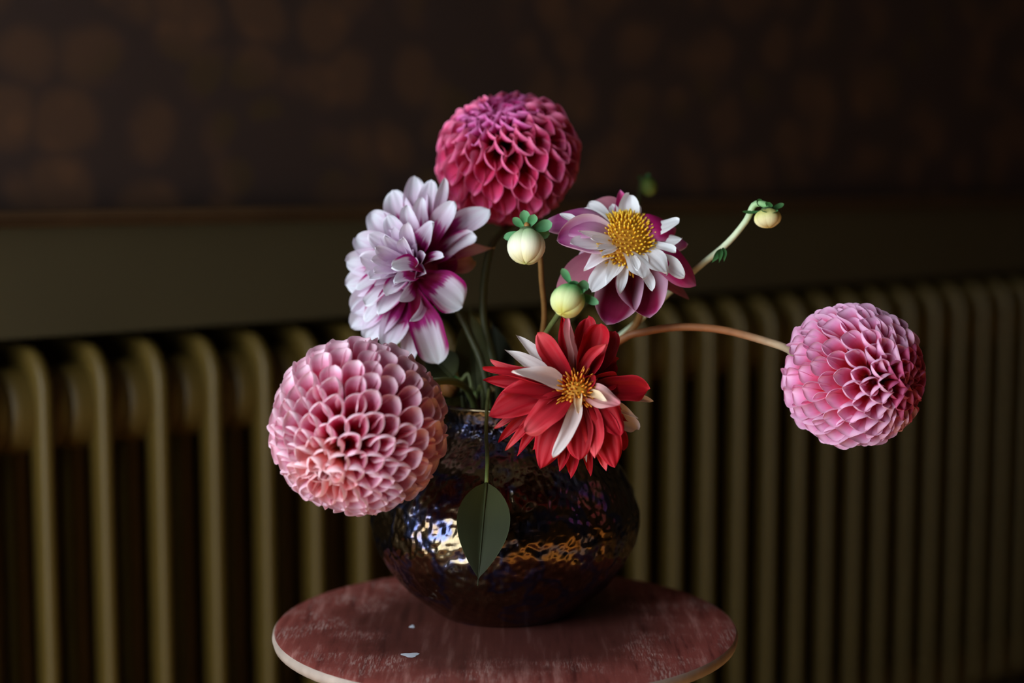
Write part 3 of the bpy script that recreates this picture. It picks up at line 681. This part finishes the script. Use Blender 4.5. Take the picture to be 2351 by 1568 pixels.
# ---------------------------------------------------------------- collarette dahlia
dC = 1.085
cC = P(1440, 566, dC + 0.012)
axC = vec(0.10, 0.42, 0.9)
st = [invase(0.012, 0.0), mouth(0.012, 0.0), P(1400, 800, 1.155), P(1470, 725, 1.145), P(1465, 640, 1.122), cC]
fc = thing('collarette_dahlia', 'open dahlia with yellow centre, white collar and magenta outer petals', 'flower', st[0])
part('stem', tube(st, 0.0025, 34, 10), M['stem_tan'], fc)
disc_r = 0.0212
c0 = cC + axC * 0.004
part('disc', lathe([(disc_r * math.sin(q) * 0.94, disc_r * 0.62 * math.cos(q) - 0.001) for q in [R(100 - 99 * i / 10) for i in range(11)]], c0, 30, axC), M['disc'], fc)
def florets(th, c, ax, r, h, n, lenf, wf, mat, seed, inner_dip=0.0):
    rn = random.Random(seed); e1 = ax.orthogonal().normalized(); e2 = ax.cross(e1)
    V, Fc, UV = [], [], []
    for i in range(n):
        t = (i + 0.5) / n; q = R(92) * math.sqrt(t); ph = i * 2.39996
        rd = e1 * math.cos(ph) + e2 * math.sin(ph)
        p = c + rd * (r * math.sin(q)) + ax * (h * math.cos(q))
        d = (rd * math.sin(q) * 0.9 + ax * (math.cos(q) + 0.25) + Vector((rn.uniform(-.3, .3), rn.uniform(-.3, .3), rn.uniform(-.3, .3)))).normalized()
        L = lenf * rn.uniform(0.7, 1.25) * (0.55 + 0.6 * t); wd = wf * rn.uniform(0.8, 1.2)
        s = d.orthogonal().normalized(); b = d.cross(s); o = len(V)
        for k_, (rr, zz) in enumerate(((0.6, 0.0), (1.0, 0.55), (0.75, 0.85), (0.15, 1.0))):
            for j in range(5):
                a = 2 * math.pi * j / 5 + 0.2 * k_
                V.append(p + (s * math.cos(a) + b * math.sin(a)) * (wd * rr) + d * (L * zz) + rd * (0.15 * L * zz * zz)); UV.append((0.5, zz))
        Fc += [tuple(x + o for x in f) for f in grid_faces(5, 4, True)] + [tuple(o + 15 + j for j in range(5))]
    ob = part('disc_florets', (V, Fc, UV), mat, th); ob['kind'] = 'stuff'
    return ob
florets(fc, c0, axC, disc_r * 0.93, disc_r * 0.60, 380, 0.0046, 0.00078, M['floret'], 4)
DC = dict(m='collar_outer', n=(0, .5, .9), w=70, cup=(1.1, 0.9), s='broad')
lst = [
    dict(x=1244, y=508, z=0.010, w=104, n=(-.1, .65, .75), cup=(-.4, -1.0), arch=56, m='collar_mauve', curl=8),
    dict(x=1278, y=552, z=-0.006, w=136, n=(-.2, .35, .85), cup=(1.1, 1.5), arch=12, m='collar_pale', s='broad'),
    dict(x=1370, y=458, z=0.045, w=92, n=(0, .3, .9), cup=(.4, .4), arch=10, m='collar_dusk'),
    dict(x=1424, y=436, z=0.032, w=52, n=(0, .4, .9), cup=(1.0, 1.2), arch=8, m='collar_magenta', s='point'),
    dict(x=1552, y=520, z=0.020, w=104, n=(.1, .65, .75), cup=(-.5, -1.0), arch=52, m='collar_magenta', curl=6),
    dict(x=1580, y=556, z=0.012, w=66, n=(.1, .6, .7), cup=(-.3, -.9), arch=18, m='collar_pale', curl=6),
    dict(x=1600, y=652, z=0.002, w=110, n=(.2, .6, .7), cup=(-.3, -1.0), arch=44, m='collar_magenta', curl=6),
    dict(x=1583, y=688, z=0.034, w=50, n=(.2, .4, .8), cup=(-.2, -.5), arch=10, m='collar_dusk', s='point'),
    dict(x=1492, y=730, z=-0.006, w=150, n=(.0, .45, .9), cup=(1.0, 1.25), arch=-4, s='broad'),
    dict(x=1392, y=746, z=-0.004, w=140, n=(.0, .4, .9), cup=(1.0, 1.25), arch=-4, lat=-10, s='broad'),
    dict(x=1278, y=668, z=0.008, w=84, n=(-.2, .5, .8), cup=(.5, -.6), arch=20, m='collar_dusk', s='broad'),
    dict(x=1330, y=620, z=0.016, w=84, n=(-.2, .5, .8), cup=(.6, .5), arch=10, m='collar_pale', s='broad'),
    dict(x=1500, y=660, z=0.03, w=110, n=(.2, .5, .8), cup=(.6, .5), arch=10, m='collar_outer', s='broad'),
]
petals(fc, cC - axC * 0.002, lst, dC, DC)
DW = dict(m='collar_white', n=(0, .4, .9), w=34, cup=(.9, .5), s='round', wave=0.14, rough=0.12, rib=0.03)
lst = [
    dict(x=1340, y=478, z=0.010, w=36, n=(-.3, .3, .9), arch=5), dict(x=1352, y=466, z=0.022, w=44, n=(-.2, .3, .9), arch=4), dict(x=1285, y=490, z=0.0, w=20, n=(-.2, .5, .8), arch=6, b=(1350, 530, 0.0)),
    dict(x=1404, y=470, z=0.022, w=34, n=(.4, .2, .9), arch=6), dict(x=1444, y=446, z=0.020, w=52, n=(0, .2, 1), arch=8, cup=(1.0, .9)), dict(x=1460, y=470, z=0.026, w=36, n=(.2, .2, 1), arch=4),
    dict(x=1560, y=506, z=0.006, w=46, n=(0, .7, .7), arch=10, cup=(.6, -.4)), dict(x=1566, y=548, z=0.004, w=42, n=(.1, .6, .7), arch=8, cup=(.5, -.4)), dict(x=1552, y=578, z=-0.008, w=36, n=(.2, .6, .7), arch=8, s='round'),
    dict(x=1572, y=636, z=-0.010, w=46, n=(.3, .4, .8), arch=10, s='round'), dict(x=1530, y=630, z=-0.022, w=66, n=(.2, .7, .7), arch=12, s='strap', wave=.12, cup=(.5, .2)), dict(x=1476, y=640, z=-0.026, w=56, n=(.1, .7, .7), arch=8, s='strap', wave=.12, cup=(.5, .2)),
    dict(x=1498, y=668, z=-0.022, w=30, n=(.1, .6, .8), arch=12, s='spoon'), dict(x=1464, y=620, z=-0.026, w=22, n=(.1, .6, .8), arch=4, s='spoon'),
    dict(x=1358, y=668, z=-0.016, w=56, n=(-.1, .4, .9), arch=6, s='broad', wave=.1), dict(x=1340, y=618, z=-0.012, w=50, n=(-.2, .5, .8), arch=6, s='point'), dict(x=1422, y=674, z=-0.020, w=26, n=(.1, .3, .9), arch=4, s='round'), dict(x=1392, y=652, z=-0.018, w=44, n=(0, .4, .9), arch=4, s='point'),
    dict(x=1308, y=560, z=-0.010, w=44, n=(-.2, .5, .8), arch=4, s='broad'), dict(x=1326, y=530, z=-0.014, w=22, n=(-.3, .2, .9), arch=2, s='point'), dict(x=1358, y=546, z=-0.018, w=24, n=(-.3, .2, .9), arch=2, s='spoon'), dict(x=1372, y=574, z=-0.026, w=20, n=(-.3, .2, .9), arch=4, s='spoon'),
    dict(x=1380, y=588, z=-0.028, w=18, n=(-.3, .2, .9), arch=4, s='spoon'),
]
petals(fc, cC + axC * 0.001, lst, dC, DW)

# ---------------------------------------------------------------- red dahlia
dR = 1.035
cRd = P(1326, 898, dR + 0.006)
st = [invase(0.022, -0.016), mouth(0.016, -0.012), P(1300, 900, 1.095), P(1322, 895, 1.07), cRd]
fr = thing('red_dahlia', 'crimson dahlia with white tipped petals resting against the vase neck', 'flower', st[0])
part('stem', tube(st, 0.0025, 30, 10), M['stem_dark'], fr)
part('core', lathe([(0.011 * math.sin(q), -0.011 * math.cos(q)) for q in [math.pi * (0.02 + 0.96 * i / 8) for i in range(9)]], cRd, 16), M['disc'], fr)
florets(fr, cRd + vec(0, 0, 1) * 0.005, vec(0.05, 0.05, 1), 0.0085, 0.006, 90, 0.0062, 0.0008, M['floret_orange'], 9)
DR = dict(m='red', n=(0, .1, 1), w=66, cup=(1.0, .6), s='point', wave=0.20, rib=0.07, fold=0.20, rough=0.08, cupk=1.6, wk=0.98)
lst = [
    # back layer
    dict(x=1184, y=768, z=0.028, w=40, n=(0, .2, 1), m='red_white'), dict(x=1158, y=802, z=0.018, w=44, n=(-.1, .3, 1), m='red_white', arch=6), dict(x=1412, y=760, z=0.030, w=78, n=(.2, .2, 1), arch=6, s='broad'),
    dict(x=1418, y=826, z=0.030, w=70, n=(.2, .2, 1)), dict(x=1490, y=894, z=0.018, w=66, n=(.2, .3, 1), arch=14, s='broad', cup=(.8, -.3)), dict(x=1499, y=922, z=0.032, w=34, n=(.2, .3, 1), m='red_white', arch=10),
    dict(x=1466, y=960, z=0.010, w=32, n=(.2, .3, 1), m='red_white', arch=8), dict(x=1462, y=986, z=0.016, w=64, n=(.2, .1, 1), m='red_white', arch=6, s='strap'), dict(x=1426, y=1030, z=0.016, w=80, n=(.1, .0, 1), arch=10, s='broad'),
    dict(x=1356, y=1094, z=0.022, w=40, n=(0, -.1, 1), arch=8), dict(x=1310, y=1096, z=0.014, w=56, n=(0, -.1, 1), arch=8), dict(x=1346, y=1062, z=0.014, w=26, n=(0, -.1, 1), m='red_white'),
    dict(x=1146, y=1016, z=0.014, w=40, n=(-.2, .3, 1), arch=20, lat=10), dict(x=1162, y=1034, z=0.012, w=40, n=(-.2, .3, 1), arch=20, lat=8, m='red_pink'), dict(x=1186, y=1048, z=0.012, w=42, n=(-.2, .2, 1), arch=18, lat=8),
    dict(x=1290, y=730, z=0.020, w=60, n=(0, .2, 1), arch=6), dict(x=1350, y=728, z=0.022, w=70, n=(.1, .2, 1), arch=6, s='broad'), dict(x=1240, y=800, z=0.022, w=60, n=(-.1, .2, 1)),
    dict(x=1110, y=874, z=0.010, w=50, n=(-.2, .3, 1), arch=12), dict(x=1134, y=984, z=0.008, w=46, n=(-.2, .3, 1), arch=16, lat=8, m='red_pink'), dict(x=1284, y=1082, z=0.010, w=50, n=(0, 0, 1), arch=12),
    dict(x=1392, y=1082, z=0.010, w=46, n=(.1, 0, 1), arch=12, m='red_pink'), dict(x=1440, y=966, z=0.012, w=52, n=(.2, .1, 1), arch=12), dict(x=1222, y=1034, z=0.006, w=50, n=(-.1, 0, 1), arch=14), dict(x=1430, y=868, z=0.016, w=60, n=(.2, .2, 1), arch=12),
    # front layer
    dict(x=1302, y=726, z=0.014, w=44, n=(-.7, .1, .7), m='red_blush', lat=10, cup=(1.2, 1.0), arch=4), dict(x=1378, y=744, z=0.004, w=96, n=(.1, .2, 1), arch=6, s='broad', cup=(1.1, .8)), dict(x=1392, y=790, z=-0.006, w=44, n=(-.5, .2, .9), m='red_pink', lat=-12, arch=6, s='point'),
    dict(x=1234, y=764, z=0.0, w=62, n=(-.2, .2, 1), m='red_pink', arch=10, s='broad', cup=(1.0, .5)), dict(x=1178, y=850, z=-0.018, w=58, n=(-.1, .5, .9), m='red_white', arch=8, s='point', cup=(.8, .3)),
    dict(x=1108, y=846, z=0.0, w=64, n=(-.2, .4, .9), arch=14, cup=(1.0, 1.2)), dict(x=1126, y=828, z=0.010, w=44, n=(-.2, .5, .9), m='red_pink', arch=16, lat=-14), dict(x=1122, y=955, z=-0.004, w=88, n=(-.2, .4, .9), arch=26, s='broad', cup=(.7, -.8), lat=14),
    dict(x=1150, y=900, z=-0.006, w=70, n=(-.2, .4, .9), arch=14, cup=(.7, .5)),
    dict(x=1206, y=992, z=-0.016, w=74, n=(-.2, .3, .9), m='red_pink', arch=18, s='broad', cup=(.7, -.6)), dict(x=1242, y=1076, z=-0.004, w=78, n=(-.2, .2, 1), arch=20, s='broad', cup=(.8, -.9), lat=10),
    dict(x=1268, y=1048, z=-0.022, w=42, n=(-.2, .2, 1), m='red_white', lat=-18, arch=10, s='strap', cup=(.7, .4)), dict(x=1330, y=1056, z=-0.010, w=66, n=(0, .1, 1), arch=16, s='broad', cup=(.8, -.4)), dict(x=1366, y=1052, z=-0.012, w=60, n=(.1, .1, 1), arch=14, m='red_pink', lat=-10, cup=(.8, -.3)),
    dict(x=1412, y=1074, z=-0.004, w=74, n=(.1, .1, 1), m='red', arch=18, s='broad', cup=(.8, -.8), lat=-12), dict(x=1424, y=1000, z=-0.006, w=74, n=(.2, .2, 1), arch=16, s='broad', cup=(.8, -.6), lat=-10), dict(x=1424, y=930, z=-0.014, w=54, n=(.2, .3, 1), m='red_blush', arch=12, s='strap', cup=(.8, -.5)),
    # inner small petals
    dict(x=1392, y=918, z=-0.014, w=34, n=(.3, .2, 1), m='cream', s='point', arch=4), dict(x=1326, y=950, z=-0.020, w=26, n=(0, .2, 1), m='cream', s='strap', arch=8), dict(x=1366, y=862, z=-0.004, w=48, n=(-.2, -.2, 1), arch=6, s='broad', cup=(1, 1)), dict(x=1336, y=852, z=-0.004, w=40, n=(-.1, -.3, 1), arch=4), dict(x=1290, y=862, z=-0.004, w=40, n=(.2, -.2, 1), arch=4),
]
petals(fr, cRd, lst, dR, DR)

# ---------------------------------------------------------------- buds
def bud(name, label, px, py, d, rpx, axis, sepals, stem, sm, mat, smat, squash=0.95, neck=None, rs=0.0019, extra=None):
    r = rpx / (F / d); c = P(px, py, d); a = vec(*axis); e1 = a.orthogonal().normalized(); e2 = a.cross(e1)
    th = thing(name, label, 'bud', stem[0], 'flower buds in the vase')
    for k in range(6):
        V, UV = [], []; ph0 = k * math.pi / 3
        for j in range(13):
            v = j / 12; q = math.pi * (1 - v) * 0.985 + 0.02
            for i in range(9):
                u = i / 4 - 1; ph = ph0 + u * R(44)
                rr = r * (1.0 + 0.07 * math.cos(u * math.pi / 2) + 0.035 * (k % 2)) * (1 - 0.04 * u * u)
                V.append(c + (e1 * math.cos(ph) + e2 * math.sin(ph)) * (rr * math.sin(q)) + a * (rr * squash * math.cos(q))); UV.append(((u + 1) / 2, v))
        part('bud_scale', (V, grid_faces(9, 13), UV), mat, th)
    bb = c - a * r * squash * 0.98
    part('calyx', lathe([(r * 0.5 * math.sin(q), r * 0.22 * math.cos(q)) for q in [math.pi * (0.02 + 0.96 * i / 6) for i in range(7)]], bb, 14, a), M['core_green'], th)
    for (x, y, dz, w_, n_) in sepals:
        tip = P(x, y, d + dz)
        part('sepal', hero(bb, tip, w_ / (F / d), vec(*n_), arch=-(tip - bb).length * 0.12, cup=(0.9, 0.5), shape='spoon', nu=7, nv=10), smat, th)
    for (bx, by, x, y, dz, w_) in (extra or []):
        part('bract', hero(P(bx, by, d + dz), P(x, y, d + dz - 0.006), w_ / (F / d), vec(0.2, 0.3, 0.9), arch=0.001, cup=(0.8, 0.5), shape='leaf', nu=7, nv=10), smat, th)
    pts = list(stem) + [bb - a * r * 0.35, bb]
    part('stem', tube(pts, rs, 40, 9), sm, th)
    return th
bud('dahlia_bud', 'round cream bud with green sepals under the magenta ball dahlia', 1209, 566, 1.07, 41, (-0.05, -0.9, 0.25),
    [(1202, 482, 0.0, 26, (0, .2, 1)), (1228, 492, -0.004, 24, (.2, .1, 1)), (1177, 500, 0.0, 20, (-.3, .2, 1)), (1156, 546, 0.006, 24, (-.3, .3, 1)), (1268, 512, 0.004, 30, (.3, .2, 1)), (1262, 538, 0.010, 30, (.3, -.2, 1))],
    [invase(0.010, 0.016), mouth(0.010, 0.012), P(1246, 760, 1.135), P(1243, 640, 1.115), P(1236, 560, 1.10)], M['stem_tan'], M['bud_scale'], M['sepal'])
bud('dahlia_bud', 'green and yellow tilted bud in front of the yellow centred dahlia', 1304, 690, 1.020, 37, (-0.30, -0.62, 0.5),
    [(1290, 616, 0.0, 20, (-.3, .2, 1)), (1318, 644, -0.006, 24, (0, .2, 1)), (1340, 672, -0.008, 26, (.2, .1, 1)), (1374, 698, -0.002, 22, (.2, .1, 1)), (1352, 652, 0.010, 28, (.3, .2, .8))],
    [invase(0.0, -0.004), mouth(0.002, 0.004), P(1215, 830, 1.118), P(1262, 752, 1.085), P(1310, 680, 1.06)], M['stem_green'], M['bud_scale_green'], M['sepal'], squash=1.02)
bud('dahlia_bud', 'small nodding yellow bud on a bowed pale green stem', 1763, 501, 1.085, 29, (0.08, -0.95, 0.15),
    [(1704, 486, 0.0, 10, (-.2, .5, .8)), (1738, 458, 0.0, 18, (-.2, .5, .8)), (1768, 464, -0.006, 20, (0, .3, .9)), (1800, 468, 0.002, 14, (.3, .5, .8)), (1784, 486, -0.01, 20, (.2, .2, .9)), (1752, 484, -0.01, 18, (-.2, .2, .9))],
    [invase(0.034, 0.012), mouth(0.031, 0.016), P(1440, 760, 1.165), P(1540, 668, 1.14), P(1605, 612, 1.115), P(1668, 560, 1.10), P(1712, 508, 1.092), P(1732, 470, 1.088)], M['stem_pale'], M['bud_scale_yellow'], M['sepal_dark'], squash=0.72, rs=(0.0022, 0.0022), extra=[(1657, 572, 1632, 606, 0.012, 16), (1660, 568, 1662, 604, 0.010, 14), (1655, 570, 1650, 606, 0.008, 12)])
bud('dahlia_bud', 'small dark green bud standing behind the yellow centred dahlia', 1489, 428, 1.27, 18, (0.4, -0.7, 0.2),
    [(1464, 408, 0.0, 14, (-.3, .4, .8)), (1492, 400, 0.0, 14, (0, .4, .9)), (1508, 420, 0.004, 12, (.3, .4, .8))],
    [invase(0.014, 0.024), mouth(0.014, 0.024), P(1390, 640, 1.22), P(1458, 500, 1.26), P(1470, 420, 1.27)], M['stem_dark'], M['bud_scale_dark'], M['sepal_dark'], squash=1.15, rs=0.0012)
bud('dahlia_bud', 'tiny orange brown bud low among the leaves at the vase mouth', 1034, 890, 1.14, 22, (-0.3, 0.4, 0.6),
    [(1012, 868, 0.0, 14, (-.3, .4, .8)), (1046, 862, 0.0, 14, (0, .4, .9)), (1056, 900, -0.004, 12, (.3, .4, .8))],
    [invase(-0.018, 0.016), mouth(-0.03, 0.004, 0.002), P(1062, 905, 1.16)], M['stem_dark'], M['bud_scale_orange'], M['sepal_dark'], rs=0.0014)

# ---------------------------------------------------------------- leaves
def leaf(label, base, tip, wpx, d, n_, stalk, mat, arch=0.0, fold=0.12, cup=(0.3, 0.2), lat=0.0):
    sc = F / d
    th = thing('dahlia_leaf', label, 'leaf', stalk[0])
    g = hero(base, tip, wpx / sc, vec(*n_), arch=arch / sc, cup=cup, shape='leaf', fold=fold, nu=13, nv=26, lat=lat / sc)
    part('blade', g, mat, th)
    part('stalk', tube(list(stalk) + [base], 0.0013, 20, 8), M['stem_green'], th)
    ax = Vector(tip) - Vector(base)
    pts = []
    nn = (vec(*n_) - ax.normalized() * vec(*n_).dot(ax.normalized())).normalized(); sd = ax.normalized().cross(nn)
    for v in (0.0, 0.25, 0.5, 0.75, 0.97):
        w_ = wpx / sc * wprof(v, *SH['leaf'])
        pts.append(Vector(base) + ax * v + nn * (arch / sc * 4 * v * (1 - v) - fold * w_ + 0.0003) + sd * (lat / sc * 4 * v * (1 - v)))
    part('midrib', tube(pts, (0.0009, 0.0003), 20, 6), mat, th)
    return th
leaf('dark green pointed leaf hanging down over the front of the vase', P(1117, 1108, 1.062), P(1096, 1352, 1.036), 124, 1.05, (0.05, 0.2, 1),
     [invase(-0.006, -0.02), mouth(-0.010, -0.026, 0.002), mouth(-0.0115, -0.042, 0.007), mouth(-0.012, -0.054, 0.003), mouth(-0.0125, -0.058, -0.014), P(1119, 1050, 1.070)], M['leaf'], arch=10)
leaf('olive leaf standing upright between the white dahlia and the cream bud', P(1090, 900, 1.185), P(1078, 700, 1.185), 94, 1.185, (0.25, 0.1, 1),
     [invase(-0.014, 0.006), mouth(-0.016, 0.012), P(1094, 915, 1.182)], M['leaf_olive'], arch=6)
leaf('dark green leaf behind the red dahlia pointing up', P(1150, 900, 1.19), P(1128, 730, 1.21), 84, 1.19, (0.1, 0.1, 1),
     [invase(-0.004, 0.03), mouth(-0.003, 0.03), P(1150, 915, 1.19)], M['leaf'], arch=4)
leaf('dark green leaf spreading behind the pale pink ball dahlia', P(1040, 868, 1.172), P(972, 800, 1.17), 86, 1.17, (0.1, 0.3, 1),
     [invase(-0.024, 0.014), mouth(-0.024, 0.022, 0.004), mouth(-0.032, 0.025, 0.012)], M['leaf'], arch=8)
